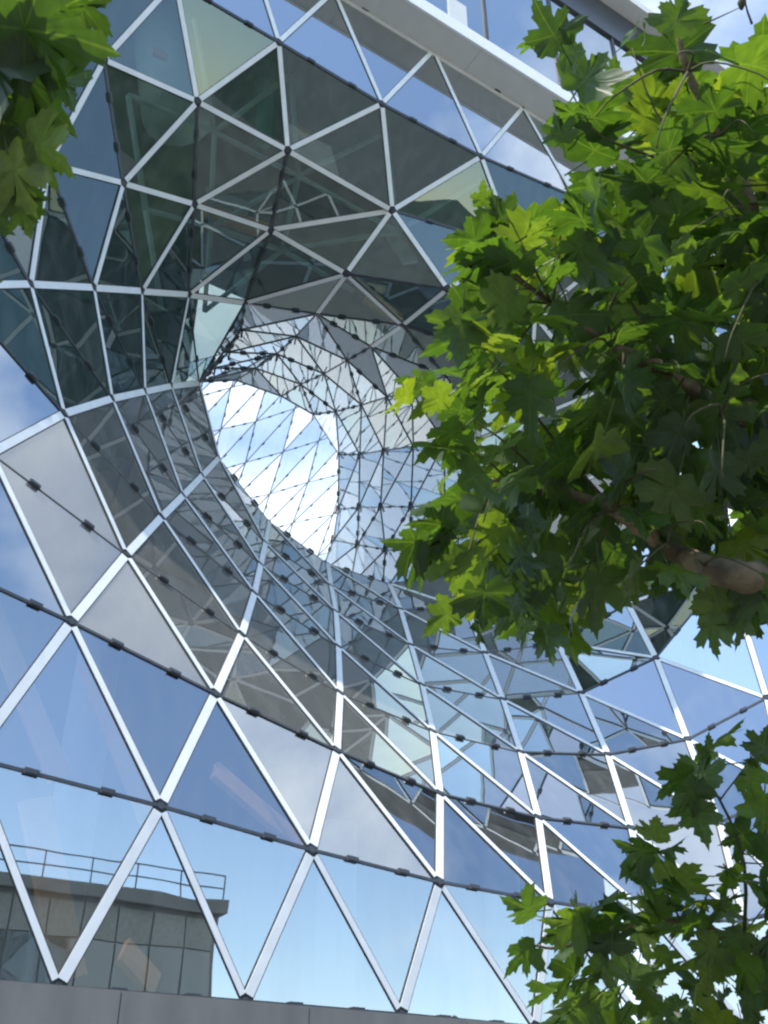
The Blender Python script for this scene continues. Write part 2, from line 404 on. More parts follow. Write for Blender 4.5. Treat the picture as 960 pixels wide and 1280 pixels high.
TUBE = "Y5:L0k1 L0k1:L0k2 L0k2:L0k3 L0k3:L0k4 Y6:L1k1 L1k1:L1k2 L1k2:L1k3 L1k3:L1k4 Y7:L2k1 L2k1:L2k2 L2k2:L2k3 L2k3:L2k4 L3k0:L3k1 L3k1:L3k2 L3k2:L3k3 L3k3:L3k4 L4k0:L4k1 L4k1:L4k2 L4k2:L4k3 L4k3:L4k4 L5k0:L5k1 L5k1:L5k2 L5k2:L5k3 L5k3:L5k4 L6k0:L6k1 L6k1:L6k2 L6k2:L6k3 L6k3:L6k4 L7k0:L7k1 L7k1:L7k2 L7k2:L7k3 L7k3:L7k4 L0k1:L1k1 L0k2:L1k2 L0k3:L1k3 L0k4:L1k4 Y6:L0k1 L1k1:L0k2 L1k2:L0k3 L1k3:L0k4 L1k1:L2k1 L1k2:L2k2 L1k3:L2k3 L1k4:L2k4 Y6:L2k1 L1k1:L2k2 L1k2:L2k3 L1k3:L2k4 Y7:L3k0 L2k1:L3k1 L2k2:L3k2 L2k3:L3k3 L2k4:L3k4 Y7:L3k1 L2k1:L3k2 L2k2:L3k3 L2k3:L3k4 L3k0:L4k0 L3k1:L4k1 L3k2:L4k2 L3k3:L4k3 L3k4:L4k4 L3k0:L4k1 L3k1:L4k2 L3k2:L4k3 L3k3:L4k4 L4k0:L5k0 L4k1:L5k1 L4k2:L5k2 L4k3:L5k3 L4k4:L5k4 L4k0:L5k1 L4k1:L5k2 L4k2:L5k3 L4k3:L5k4 L5k0:L6k0 L5k1:L6k1 L5k2:L6k2 L5k3:L6k3 L5k4:L6k4 L5k0:L6k1 L5k1:L6k2 L5k2:L6k3 L5k3:L6k4 L6k0:L7k0 L6k1:L7k1 L6k2:L7k2 L6k3:L7k3 L6k4:L7k4 L6k0:L7k1 L6k1:L7k2 L6k2:L7k3 L6k3:L7k4 S:L3k0 h8:L4k0 h1:L5k0 E9:L6k0 S:L4k0 h8:L5k0 h1:L6k0 L0k1:Z5 L0k2:Z5 L0k3:Z5 L0k4:Z5"
TRIS = "A-1:A-2:B-1 A-1:A0:B0 A-1:A0:Z-1 A-1:B-1:B0 A0:A1:B1 A0:A1:Z0 A0:B0:B1 A0:Z-1:Z0 A1:A2:B2 A1:A2:Z1 A1:B1:B2 A1:Z0:Z1 A2:A3:B3 A2:A3:Z2 A2:B2:B3 A2:Z1:Z2 A3:A4:B4 A3:A4:Z3 A3:B3:B4 A3:Z2:Z3 A4:A5:B5 A4:A5:Z4 A4:B4:B5 A4:Z3:Z4 A5:B5:B6 A5:Z4:Z5 B-1:B0:C0 B0:B1:C1 B0:C0:C1 B1:B2:C2 B1:C1:C2 B2:B3:C3 B2:C2:C3 B3:B4:C4 B3:C3:C4 B4:B5:C5 B4:C4:C5 B5:B6:C6 B5:C5:C6 B6:C6:C7 C0:C1:D1 C1:C2:D2 C1:D1:D2 C2:C3:D3 C2:D2:D3 C3:C4:D4 C3:D3:D4 C4:C5:D5 C4:D4:D5 C5:C6:D6 C5:D5:D6 C6:C7:D7 C6:D6:D7 C7:D7:D8 D1:D2:E2 D2:D3:E3 D2:E2:E3 D3:D4:E4 D3:E3:E4 D4:D5:E5 D4:E4:E5 D5:D6:E6 D5:E5:E6 D6:D7:E7 D6:E6:E7 D7:D8:E8 D7:E7:E8 D8:E8:E9 E2:E3:F3 E3:E4:F4 E3:F3:F4 E4:E5:F5 E4:F4:F5 E5:E6:F6 E5:F5:F6 E6:E7:F7 E6:F6:F7 E7:E8:F8 E7:F7:F8 E8:E9:F9 E8:F8:F9 E9:F9:h1 E9:L6k0:h1 F3:F4:G4 F4:F5:G5 F4:G4:G5 F5:F6:G6 F5:G5:G6 F6:F7:G7 F6:G6:G7 F7:F8:G8 F7:G7:G8 F8:F9:G9 F8:G8:G9 F9:G10:G9 F9:G10:h2 F9:h1:h2 G10:G9:H10 G10:H10:h3 G10:h2:h3 G4:G5:H5 G5:G6:H6 G5:H5:H6 G6:G7:H7 G6:H6:H7 G7:G8:H8 G7:H7:H8 G8:G9:H9 G8:H8:H9 G9:H10:H9 H10:h3:h6 H10:h6:h9 H7:H8:I8 H8:H9:I9 H8:I8:I9 H9:I10:I9 L0k1:L0k2:L1k1 L0k1:L0k2:Z5 L0k1:L1k1:Y6 L0k1:Y5:Y6 L0k1:Y5:Z5 L0k2:L0k3:L1k2 L0k2:L0k3:Z5 L0k2:L1k1:L1k2 L0k3:L0k4:L1k3 L0k3:L0k4:Z5 L0k3:L1k2:L1k3 L0k4:L1k3:L1k4 L1k1:L1k2:L2k2 L1k1:L2k1:L2k2 L1k1:L2k1:Y6 L1k2:L1k3:L2k3 L1k2:L2k2:L2k3 L1k3:L1k4:L2k4 L1k3:L2k3:L2k4 L2k1:L2k2:L3k2 L2k1:L3k1:L3k2 L2k1:L3k1:Y7 L2k1:Y6:Y7 L2k2:L2k3:L3k3 L2k2:L3k2:L3k3 L2k3:L2k4:L3k4 L2k3:L3k3:L3k4 L3k0:L3k1:L4k1 L3k0:L3k1:Y7 L3k0:L4k0:L4k1 L3k0:L4k0:S L3k0:S:Y7 L3k1:L3k2:L4k2 L3k1:L4k1:L4k2 L3k2:L3k3:L4k3 L3k2:L4k2:L4k3 L3k3:L3k4:L4k4 L3k3:L4k3:L4k4 L4k0:L4k1:L5k1 L4k0:L5k0:L5k1 L4k0:L5k0:h8 L4k0:S:h8 L4k1:L4k2:L5k2 L4k1:L5k1:L5k2 L4k2:L4k3:L5k3 L4k2:L5k2:L5k3 L4k3:L4k4:L5k4 L4k3:L5k3:L5k4 L5k0:L5k1:L6k1 L5k0:L6k0:L6k1 L5k0:L6k0:h1 L5k0:h1:h8 L5k1:L5k2:L6k2 L5k1:L6k1:L6k2 L5k2:L5k3:L6k3 L5k2:L6k2:L6k3 L5k3:L5k4:L6k4 L5k3:L6k3:L6k4 L6k0:L6k1:L7k1 L6k0:L7k0:L7k1 L6k1:L6k2:L7k2 L6k1:L7k1:L7k2 L6k2:L6k3:L7k3 L6k2:L7k2:L7k3 L6k3:L6k4:L7k4 L6k3:L7k3:L7k4 P:T1:W5 P:T1:X6 P:W4:W5 P:W4:X5 P:X5:X6 S:T1:X6 S:T1:h8 S:X6:Y7 T1:T2:W5 T1:T2:h4 T1:h4:h8 T2:W5:W6 T2:W6:W7 T2:W7:h5 T2:h4:h5 U0:U1:V1 U1:U2:V2 U1:V1:V2 U2:U3:V3 U2:V2:V3 U3:U4:V4 U3:V3:V4 U4:U5:V5 U4:V4:V5 U5:U6:V6 U5:V5:V6 U6:U7:V7 U6:V6:V7 V0:V1:W1 V0:W0:W1 V1:V2:W2 V1:W1:W2 V2:V3:W3 V2:W2:W3 V3:V4:W4 V3:W3:W4 V4:V5:W5 V4:W4:W5 V5:V6:W6 V5:W5:W6 V6:V7:W7 V6:W6:W7 V7:W7:W8 W0:W1:X1 W0:X0:X1 W1:W2:X2 W1:X1:X2 W2:W3:X3 W2:X2:X3 W3:W4:X4 W3:X3:X4 W4:X4:X5 W7:W8:h6 W7:h5:h6 W8:h6:h9 X0:X1:Y1 X0:Y0:Y1 X1:X2:Y2 X1:Y1:Y2 X2:X3:Y3 X2:Y2:Y3 X3:X4:Y4 X3:Y3:Y4 X4:X5:Y5 X4:Y4:Y5 X5:X6:Y6 X5:Y5:Y6 X6:Y6:Y7 Y0:Y1:Z1 Y0:Z0:Z1 Y1:Y2:Z2 Y1:Z1:Z2 Y2:Y3:Z3 Y2:Z2:Z3 Y3:Y4:Z4 Y3:Z3:Z4 Y4:Y5:Z5 Y4:Z4:Z5 h1:h2:h4 h1:h4:h8 h2:h3:h5 h2:h4:h5 h3:h5:h6"

NODES = {k: Vector(v) for k, v in NODES.items()}
def edges(s):
    return [tuple(e.split(':')) for e in s.split()]
THICK, THIN, DARK, TUBE = edges(THICK), edges(THIN), edges(DARK), edges(TUBE)
TRIS = edges(TRIS)
# the flat wall goes on to the left of the picture
side = ['A-2', 'A-1', 'Z-1', 'Z0', 'Y0', 'X0', 'W0', 'V0', 'U0']
for c, s_ in enumerate((-1.9, -4.6, -7.3)):
    new = []
    for i, k in enumerate(side):
        nk = 'M%dx%d' % (c, i)
        NODES[nk] = fp(s_+(1.2 if i % 2 else 0), 0, NODES[side[i]].z)
        new.append(nk)
    for i in range(len(side)):
        DARK.append((side[i], new[i]))
        if i+1 < len(side):
            THIN.append((new[i], new[i+1]))
            diag = (side[i], new[i+1]) if i % 2 else (side[i+1], new[i])
            THIN.append(diag)
            if i % 2:
                TRIS += [(side[i], side[i+1], new[i+1]), (side[i], new[i], new[i+1])]
            else:
                TRIS += [(side[i], side[i+1], new[i]), (side[i+1], new[i], new[i+1])]
    side = new

# ------------------------------------------------------------------ the mall
mall = thing('shopping_mall', 'glass mall facade sucked into a swirling funnel-shaped hole behind a white triangle lattice',
             'building', fp(10, 0, 0))
ORIGIN = fp(10, 0, 0)
MI = Matrix.Translation(-ORIGIN)
class PMB(MB):
    """same, but for parts of a thing standing at ORIGIN"""
    def build(self, name, mats, parent):
        par = parent
        org = ORIGIN
        return obj(name, [v-org for v in self.v], self.f, mats, par, self.m)

# face normals, turned to the side one sees from the street
TN = {}
EN = {}
NN = {k: Vector() for k in NODES}
def ek(a, b):
    return (a, b) if a < b else (b, a)
for t in TRIS:
    a, b, c = (NODES[k] for k in t)
    nr = (b-a).cross(c-a).normalized()
    if nr.dot(EYE-(a+b+c)/3) < 0:
        nr = -nr
    TN[t] = nr
    for e in (ek(t[0], t[1]), ek(t[1], t[2]), ek(t[0], t[2])):
        EN.setdefault(e, Vector())
        EN[e] += nr
    for k in t:
        NN[k] += nr
def is_tube(t):
    return any(k[0] == 'L' for k in t)
CLEAR = {('L4k4', 'L4k3', 'L5k3'), ('L4k4', 'L5k3', 'L5k4'), ('L4k3', 'L4k2', 'L5k2'), ('L4k3', 'L5k2', 'L5k3'),
         ('L3k4', 'L4k4', 'L3k3')}
CLEAR = {tuple(sorted(c)) for c in CLEAR}
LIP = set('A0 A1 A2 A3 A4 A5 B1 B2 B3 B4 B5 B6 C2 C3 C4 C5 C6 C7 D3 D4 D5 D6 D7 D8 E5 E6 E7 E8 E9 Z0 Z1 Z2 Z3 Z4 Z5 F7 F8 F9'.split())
CLEARF = set('A-2 A-1 A0 B-1 B0 B1 C0 C1 C2 D1 D2 D3 E2 E3 E4 F3 F4 Z-1'.split())
OVER = set('W1 W2 W3 W4 W5 P X1 X2 X3 X4 X5 X6 Y1 Y2 Y3 Y4 Y5 Y6 Y7 S T1 T2 W6 h4 h8'.split())
for t in TRIS:
    P = [NODES[k] for k in t]
    nr = TN[t]
    cen = sum(P, Vector())/3
    front, back = [], []
    for p in P:
        q = cen+(p-cen)*0.985
        front.append(q+nr*0.010-ORIGIN)
        back.append(q-nr*0.022-ORIGIN)
    if (front[1]-front[0]).cross(front[2]-front[0]).dot(nr) < 0:
        front.reverse()
        back.reverse()
    m = M_GLASS
    if tuple(sorted(t)) in CLEAR:
        m = M_FRIT
    elif is_tube(t):
        m = M_TUBE
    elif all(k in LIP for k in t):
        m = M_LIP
    elif all(k in CLEARF for k in t):
        m = M_SEE
    elif any(k in OVER for k in t):
        m = M_TINT
    obj('tube_panel' if is_tube(t) else 'glass_panel', front+back, [(0, 1, 2), (5, 4, 3), (0, 3, 4, 1), (1, 4, 5, 2), (2, 5, 3, 0)], m, mall)

def bar_part(name, e, w, h, gap, mats, base=0.012, gasket=0.0):
    a, b = NODES[e[0]], NODES[e[1]]
    nr = EN.get(ek(*e), NN[e[0]]+NN[e[1]]).normalized()
    t = (b-a).normalized()
    mb = PMB()
    mb.bar(a+t*gap, b-t*gap, nr, w, h, base, 0)
    if gasket:
        mb.bar(a+t*0.03, b-t*0.03, nr, w+gasket, 0.022, base-0.006, 1)
    return mb.build(name, mats, mall), a, b, nr, t
FLAT_V = set()
for e in THICK:
    bar_part('wide_mullion', e, 0.145, 0.03, 0.09, [M_WHITE, M_GASKET], gasket=0.035)
for e in THIN:
    bar_part('mullion', e, 0.122 if e[0][0] in 'UVWXPT' else 0.094, 0.028, 0.10, [M_WHITE, M_GASKET], gasket=0.03)
def clamps(host, a, b, nr, t, w):
    L = (b-a).length
    side = t.cross(nr).normalized()
    for f in (0.3, 0.7):
        c = a+(b-a)*f+nr*0.05
        mb = PMB()
        mb.box(c, t*0.105, side*w, nr*0.02)
        mb.box(c+nr*0.02, t*0.075, side*w*0.7, nr*0.012)
        mb.build('clamp', [M_DARK], host)
for e in DARK:
    lipj = e[0] in LIP and e[1] in LIP and e[0] not in ('A0', 'B1', 'C2')
    o, a, b, nr, t = bar_part('joint', e, *((0.022, 0.012) if lipj else (0.078, 0.022) if e[0][0] in 'VWX' else (0.05, 0.022)), 0.04, [M_SEAL if lipj else M_DARK, M_GASKET], gasket=0.0)
    clamps(o, a, b, nr, t, 0.042)
for e in TUBE:
    o, a, b, nr, t = bar_part('tube_joint', e, 0.028, 0.025, 0.02, [M_DARK, M_GASKET])
    if random.random() < 0.4:
        clamps(o, a, b, nr, t, 0.03)
for k, p in NODES.items():
    nr = NN[k].normalized()
    a = nr.cross(Vector((0, 0, 1))).normalized()
    b = nr.cross(a)
    mb = PMB()
    if k[0] == 'L':
        mb.box(p+nr*0.09, a*0.02, (FN*0.3+Vector((0, 0, 1))).normalized()*0.17, nr*0.03)
        mb.build('node_bracket', [M_DARK], mall)
    else:
        V, F = tube([p-nr*0.01-ORIGIN, p+nr*0.045-ORIGIN], [0.065, 0.055], 8)
        obj('node_cap', V, F, M_DARK, mall)

# the glazed roof far inside the tube, open to the sky
def sheet_pt(u, v):
    o = 15+0.020*(u-240)+0.012*(v-480)
    r = ray(u, v)
    return EYE + r*(-(F0+o)/(r.dot(-FN))*-1)
G = {}
for r in range(-1, 8):
    for c in range(-1, 9):
        G[r, c] = sheet_pt(196+47*c-16*r+random.uniform(-2, 2), 512+52*r-13*c+random.uniform(-2, 2))
sn = Vector()
for r in range(-1, 7):
    for c in range(-1, 8):
        for q in (((r, c), (r+1, c), (r, c+1)), ((r+1, c), (r+1, c+1), (r, c+1))):
            a, b, d = (G[k] for k in q)
            nr = (b-a).cross(d-a).normalized()
            if nr.dot(EYE-a) < 0:
                nr = -nr
            cen = (a+b+d)/3
            fr = [cen+(x-cen)*0.985+nr*0.01-ORIGIN for x in (a, b, d)]
            bk = [x-nr*0.03 for x in fr]
            obj('roof_pane', fr+bk, [(0, 1, 2), (5, 4, 3), (0, 3, 4, 1), (1, 4, 5, 2), (2, 5, 3, 0)],
                random.choice((M_FRIT, M_FRIT, M_ROOF, M_BLUE, M_BLUE)), mall)
        for q in (((r, c), (r, c+1)), ((r, c), (r+1, c)), ((r+1, c), (r, c+1))):
            a, b = G[q[0]], G[q[1]]
            mb = PMB()
            mb.bar(a, b, nr, 0.028, 0.03, 0.012)
            o = mb.build('roof_joint', [M_DARK], mall)
            t = (b-a).normalized()
            side = t.cross(nr).normalized()
            for f in (0.33, 0.66):
                m2 = PMB()
                m2.box(a+(b-a)*f+nr*0.05, t*0.09, side*0.035, nr*0.02)
                m2.build('clamp', [M_DARK], o)

# base cladding below the glass: two courses of metal panels
ZB = 3.555
joints = [-8.8, -6.0, -3.2, -0.4, 2.35, 5.12, 7.89, 10.66, 13.43, 16.2, 18.97, 21.74, 24.51, 27.3, 30.0]
for a, b in zip(joints[:-1], joints[1:]):
    for z0, z1 in ((0.006, 1.70), (1.715, ZB)):
        PMB().fbox(a+0.008, b-0.008, -0.16, 0.25, z0, z1).build('base_panel', [M_BASE], mall)
PMB().fbox(-8.8, 30, -0.13, 0.24, 0.01, ZB-0.02).build('base_backing', [M_GASKET], mall)
# cornice over the lattice
ZC = 28.42
for a in range(-8, 36, 4):
    PMB().fbox(a+0.004, a+3.996, -0.86, 0.6, ZC, ZC+0.06).build('cornice_soffit', [M_SOFFIT], mall)
    PMB().fbox(a+0.003, a+3.997, -0.93, -0.86, ZC-0.03, ZC+0.50).build('cornice_fascia', [M_FASCIA], mall)
PMB().fbox(-8, 36, -0.04, 0.12, ZC-0.16, ZC).build('head_rail', [M_WHITE], mall)
# upper storey
s = -8.0
while s < 36:
    PMB().fbox(s+0.05, s+2.95, 0.0, 0.04, ZC+0.56, 35.92).build('upper_window', [M_GLASS], mall)
    PMB().fbox(s-0.05, s+0.05, -0.06, 0.06, ZC+0.55, 35.93).build('upper_mullion', [M_DARK], mall)
    s += 3.0
PMB().fbox(11.55, 12.25, -0.03, -0.005, ZC+0.55, 31.85).build('vent_panel', [M_SOFFIT], mall)
PMB().fbox(-8, 36, -0.10, 0.3, 35.94, 37.9).build('shade_band', [M_DARK_PANEL], mall)  # dark strip stands in for the shade under the roof overhang
for a in range(-8, 36, 4):
    PMB().fbox(a+0.004, a+3.996, -0.70, 7.5, 37.902, 38.3).build('roof_slab', [M_SOFFIT], mall)
PMB().fbox(-8, 36, 0.65, 7.4, ZC+0.02, 37.88).build('upper_storey_body', [M_DARK_PANEL], mall)

# the first floor behind the lowest panes
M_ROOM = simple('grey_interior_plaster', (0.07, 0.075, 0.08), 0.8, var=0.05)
M_COLUMN = simple('white_interior_column', (0.4, 0.4, 0.4), 0.6, var=0.03)
M_ORANGE = simple('orange_escalator_cladding', (0.85, 0.40, 0.17), 0.5, var=0.06)
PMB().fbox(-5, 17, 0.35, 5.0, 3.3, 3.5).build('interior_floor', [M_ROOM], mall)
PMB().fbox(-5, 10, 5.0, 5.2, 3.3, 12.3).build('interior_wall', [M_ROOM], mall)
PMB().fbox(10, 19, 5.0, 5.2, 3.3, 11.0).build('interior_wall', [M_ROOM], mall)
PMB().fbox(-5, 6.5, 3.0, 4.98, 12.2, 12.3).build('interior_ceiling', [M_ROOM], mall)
for s_, o_, z_ in ((4.75, 1.9, 10.0), (9.8, 2.4, 7.0), (13.6, 2.4, 7.0)):
    V, F = tube([fp(s_, o_, 3.5)-ORIGIN, fp(s_, o_, z_)-ORIGIN], [0.36, 0.36], 16)
    obj('interior_column', V, F, M_COLUMN, mall, smooth=True)
def pf(u, v, o):
    r = ray(u, v)
    return EYE + r*((F0+o)/(-r.dot(FN)))
for (u0, v0, u1, v1, o_, w_) in ((-25, 740, 72, 975, 2.0, 0.40), (105, 830, 185, 1030, 2.2, 0.36), (265, 965, 380, 1065, 1.6, 0.45), (40, 1000, 85, 1225, 1.6, 0.5),
                                 (150, 1190, 190, 1235, 1.8, 0.45)):
    mb = PMB()
    mb.bar(pf(u0, v0, o_*0.3), pf(u1, v1, o_*0.3+0.1), FN+Vector((0, 0, 0.8)), w_, 0.10)
    mb.build('escalator_side', [M_ORANGE], mall)

# the storey inside the overhang, dimly seen through the tinted panes
M_TEAL = simple('teal_column_paint', (0.08, 0.36, 0.30), 0.5, var=0.1)
M_STRUT = simple('pale_green_steel', (0.50, 0.56, 0.53), 0.5, var=0.05)
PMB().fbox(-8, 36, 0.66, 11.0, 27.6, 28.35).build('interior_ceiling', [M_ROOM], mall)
PMB().fbox(-8, 7.8, 8.0, 8.2, 12.0, 27.58).build('interior_wall', [M_DARK_PANEL], mall)
for k1, k2 in (('V1', 'W2'), ('V2', 'W3'), ('V2', 'W2'), ('V3', 'W3'), ('V3', 'W4'), ('W2', 'X3'), ('W3', 'X4'), ('W3', 'X3'), ('W4', 'X4'), ('X3', 'Y4'), ('X4', 'Y4'),
               ('W2', 'W3'), ('W3', 'W4'), ('X2', 'X3'), ('X3', 'X4'), ('X4', 'X5'), ('W1', 'W2'), ('X2', 'Y3'), ('V4', 'W5'), ('V4', 'W4'), ('W1', 'X2')):
    sh = FD*0.9 - FN*1.1 + Vector((0, 0, 0.75))
    V, F = tube([NODES[k1]+sh-ORIGIN, NODES[k2]+sh-ORIGIN], [0.07, 0.07], 8)
    obj('interior_strut', V, F, M_STRUT, mall, smooth=True)
def pole(u0, v0, u1, v1, o_, r_, m_, nm):
    V, F = tube([pf(u0, v0, o_)-ORIGIN, pf(u1, v1, o_)-ORIGIN], [r_, r_], 12)
    obj(nm, V, F, m_, mall, smooth=True)
pole(336, 62, 329, 178, 2.4, 0.22, M_TEAL, 'interior_column')
pole(208, 40, 222, 150, 3.0, 0.9, M_STRUT, 'interior_duct')
for (u0, v0, u1, v1, o_, w_, m_) in ((368, 160, 392, 176, 2.2, 0.3, M_ORANGE), (255, 262, 335, 292, 4.6, 0.6, M_ORANGE), (455, 372, 500, 402, 4.2, 0.5, M_ORANGE), (190, 66, 208, 74, 2.0, 0.25, M_ORANGE),
                                     (258, 245, 308, 262, 3.6, 0.45, M_COLUMN), (478, 275, 512, 330, 3.2, 0.6, M_COLUMN)):
    mb = PMB()
    mb.bar(pf(u0, v0, o_), pf(u1, v1, o_), FN, w_, 0.1)
    mb.build('interior_panel', [m_], mall)

# ------------------------------------------------------------------ ground
V = [(-600, -600, 0), (600, -600, 0), (600, 600, 0), (-600, 600, 0)]
g = obj('pavement', V, [(0, 1, 2, 3)], M_PAVE)
g['kind'] = 'structure'
# an added ridge, unseen itself, darkens the horizon mirrored in the overhang glass
V, F = [], []
hr = random.Random(2)
NH = 150
for i in range(NH+1):
    an = math.radians(-175+250*i/NH)          # from the left, behind the camera, to the right
    an -= math.radians(20)
    h = 29+4*math.sin(i*0.31)+4*math.sin(i*0.83+1)+hr.uniform(-1.5, 1.5)
    up_ = min(1, max(0, (math.degrees(an)-4)/9))*min(1, max(0, (48-math.degrees(an))/10))
    h += 24*up_  # extra height added to hide the pale horizon mirrored in the panes
    for rr, zz in ((255, -0.5), (268, h*0.7), (285, h), (330, -0.5)):
        V.append((math.cos(an)*rr, math.sin(an)*rr, zz))
for i in range(NH):
    for k in range(3):
        a = i*4+k
        F.append((a, a+4, a+5, a+1))
hl = obj('added_ridge', V, F, simple('added_ridge_green', (0.035, 0.055, 0.025), 0.9, var=0.5, scale=0.15, bump=0.8, bscale=0.4), smooth=True)
hl['kind'] = 'structure'

# ------------------------------------------------------------------ office block across the street (seen mirrored in the glass)
ob = thing('office_block', 'grey stone office block with rooftop railing, mirrored in the lower left glass', 'building', fp(6, -36, 0))
ORIGIN = fp(6, -36, 0)
PMB().fbox(-14, 20.3, -44, -30.3, 0.004, 11.2).build('wall', [M_STONE], ob)
PMB().fbox(-14.2, 20.5, -44.1, -29.9, 11.2, 11.7).build('parapet', [M_STONE], ob)
M_OWIN = glass('office_window_glass', (0.16, 0.19, 0.17), 0.12, (0.9, 0.95, 1))
M_OPAN = simple('grey_green_office_panel', (0.36, 0.38, 0.34), 0.6, var=0.12)
for i in range(23):
    a = -13.9+i*1.48
    for k, (z0, z1, m_) in enumerate(((0.6, 2.6, M_OWIN), (2.66, 3.9, M_OPAN), (3.96, 6.2, M_OWIN), (6.26, 7.5, M_OPAN), (7.56, 9.6, M_OWIN), (9.66, 11.0, M_OPAN))):
        PMB().fbox(a+0.04, a+1.44, -30.3, -30.22, z0, z1).build('window' if m_ is M_OWIN else 'panel', [m_], ob)
rl = PMB()
for z in (12.2, 12.75):
    rl.fbox(-14, 20.3, -30.2, -30.15, z, z+0.05)
for i in range(18):
    rl.fbox(-14+i*2.017, -13.95+i*2.017, -30.2, -30.15, 11.7, 12.8)
rl.build('railing', [M_DARK], ob)

# ------------------------------------------------------------------ plane trees
def leaf_material():
    m = bpy.data.materials.new('plane_leaf')
    m.use_nodes = True
    n, l = m.node_tree.nodes, m.node_tree.links
    n.clear()
    out = n.new('ShaderNodeOutputMaterial')
    oi = n.new('ShaderNodeObjectInfo')
    at_ = n.new('ShaderNodeAttribute')
    at_.attribute_name = 'tone'
    ad = n.new('ShaderNodeMath')
    ad.operation = 'ADD'
    l.new(oi.outputs['Random'], ad.inputs[0])
    l.new(at_.outputs['Fac'], ad.inputs[1])
    fr = n.new('ShaderNodeMath')
    fr.operation = 'FRACT'
    l.new(ad.outputs[0], fr.inputs[0])
    ra = n.new('ShaderNodeValToRGB')
    el = ra.color_ramp.elements
    el[0].position, el[0].color = 0.0, (0.026, 0.056, 0.010, 1)
    el[1].position, el[1].color = 1.0, (0.120, 0.165, 0.020, 1)
    e = el.new(0.45)
    e.color = (0.040, 0.086, 0.014, 1)
    e = el.new(0.8)
    e.color = (0.068, 0.120, 0.018, 1)
    l.new(fr.outputs[0], ra.inputs['Fac'])
    # veins: three axes mirrored about the midrib, from the leaf's own uv
    uv = n.new('ShaderNodeUVMap')
    sep = n.new('ShaderNodeSeparateXYZ')
    l.new(uv.outputs[0], sep.inputs[0])
    def mth(op, a, b=None, c=None):
        k = n.new('ShaderNodeMath')
        k.operation = op
        for i, x in enumerate((a, b, c)):
            if x is None:
                continue
            if isinstance(x, (int, float)):
                k.inputs[i].default_value = x
            else:
                l.new(x, k.inputs[i])
        return k.outputs[0]
    X = mth('ABSOLUTE', mth('SUBTRACT', sep.outputs[0], 0.5))
    Y = mth('SUBTRACT', sep.outputs[1], 0.25)
    d = X
    for deg in (48, 100):
        c_, s_ = math.cos(math.radians(deg)), math.sin(math.radians(deg))
        d = mth('MINIMUM', d, mth('ABSOLUTE', mth('SUBTRACT', mth('MULTIPLY', X, c_), mth('MULTIPLY', Y, s_))))
    vein = mth('SUBTRACT', 1.0, mth('DIVIDE', d, 0.010))
    vein = mth('MAXIMUM', vein, 0.0)
    no = n.new('ShaderNodeTexNoise')
    no.inputs['Scale'].default_value = 9
    no.inputs['Detail'].default_value = 5
    l.new(uv.outputs[0], no.inputs['Vector'])
    mx = n.new('ShaderNodeMixRGB')
    mx.inputs['Color2'].default_value = (0.17, 0.24, 0.06, 1)
    l.new(mth('MULTIPLY', vein, 0.35), mx.inputs['Fac'])
    l.new(ra.outputs['Color'], mx.inputs['Color1'])
    mu = n.new('ShaderNodeMixRGB')
    mu.blend_type = 'MULTIPLY'
    mu.inputs['Fac'].default_value = 1
    l.new(mx.outputs[0], mu.inputs['Color1'])
    r2 = n.new('ShaderNodeValToRGB')
    r2.color_ramp.elements[0].position, r2.color_ramp.elements[0].color = 0.3, (0.72, 0.75, 0.7, 1)
    r2.color_ramp.elements[1].position, r2.color_ramp.elements[1].color = 0.7, (1.15, 1.12, 1.05, 1)
    l.new(no.outputs['Fac'], r2.inputs['Fac'])
    l.new(r2.outputs[0], mu.inputs['Color2'])
    # paler, duller underside
    ge = n.new('ShaderNodeNewGeometry')
    un = n.new('ShaderNodeMixRGB')
    un.inputs['Color2'].default_value = (0.10, 0.14, 0.085, 1)
    l.new(mth('MULTIPLY', ge.outputs['Backfacing'], 0.42), un.inputs['Fac'])
    l.new(mu.outputs[0], un.inputs['Color1'])
    n3 = n.new('ShaderNodeTexNoise')
    n3.inputs['Scale'].default_value = 14
    n3.inputs['Detail'].default_value = 3
    mp = n.new('ShaderNodeVectorMath')
    mp.operation = 'ADD'
    l.new(uv.outputs[0], mp.inputs[0])
    cb = n.new('ShaderNodeCombineXYZ')
    l.new(mth('MULTIPLY', fr.outputs[0], 37.0), cb.inputs[0])
    l.new(cb.outputs[0], mp.inputs[1])
    l.new(mp.outputs[0], n3.inputs['Vector'])
    br = n.new('ShaderNodeMixRGB')
    br.inputs['Color2'].default_value = (0.20, 0.12, 0.03, 1)
    bl = mth('MULTIPLY', mth('SUBTRACT', n3.outputs['Fac'], 0.66), 9.0)
    bc = n.new('ShaderNodeClamp')
    l.new(bl, bc.inputs[0])
    l.new(bc.outputs[0], br.inputs['Fac'])
    l.new(un.outputs[0], br.inputs['Color1'])
    di = n.new('ShaderNodeBsdfPrincipled')
    di.inputs['Roughness'].default_value = 0.42
    di.inputs['Specular IOR Level'].default_value = 0.45
    l.new(br.outputs[0], di.inputs['Base Color'])
    bu = n.new('ShaderNodeBump')
    bu.inputs['Strength'].default_value = 0.35
    bu.inputs['Distance'].default_value = 0.004
    l.new(mth('ADD', mth('MULTIPLY', vein, -0.6), no.outputs['Fac']), bu.inputs['Height'])
    l.new(bu.outputs[0], di.inputs['Normal'])
    tr = n.new('ShaderNodeBsdfTranslucent')
    tc = n.new('ShaderNodeMixRGB')
    tc.blend_type = 'MULTIPLY'
    tc.inputs['Fac'].default_value = 1
    tc.inputs['Color2'].default_value = (2.9, 2.75, 0.95, 1)
    l.new(mu.outputs[0], tc.inputs['Color1'])
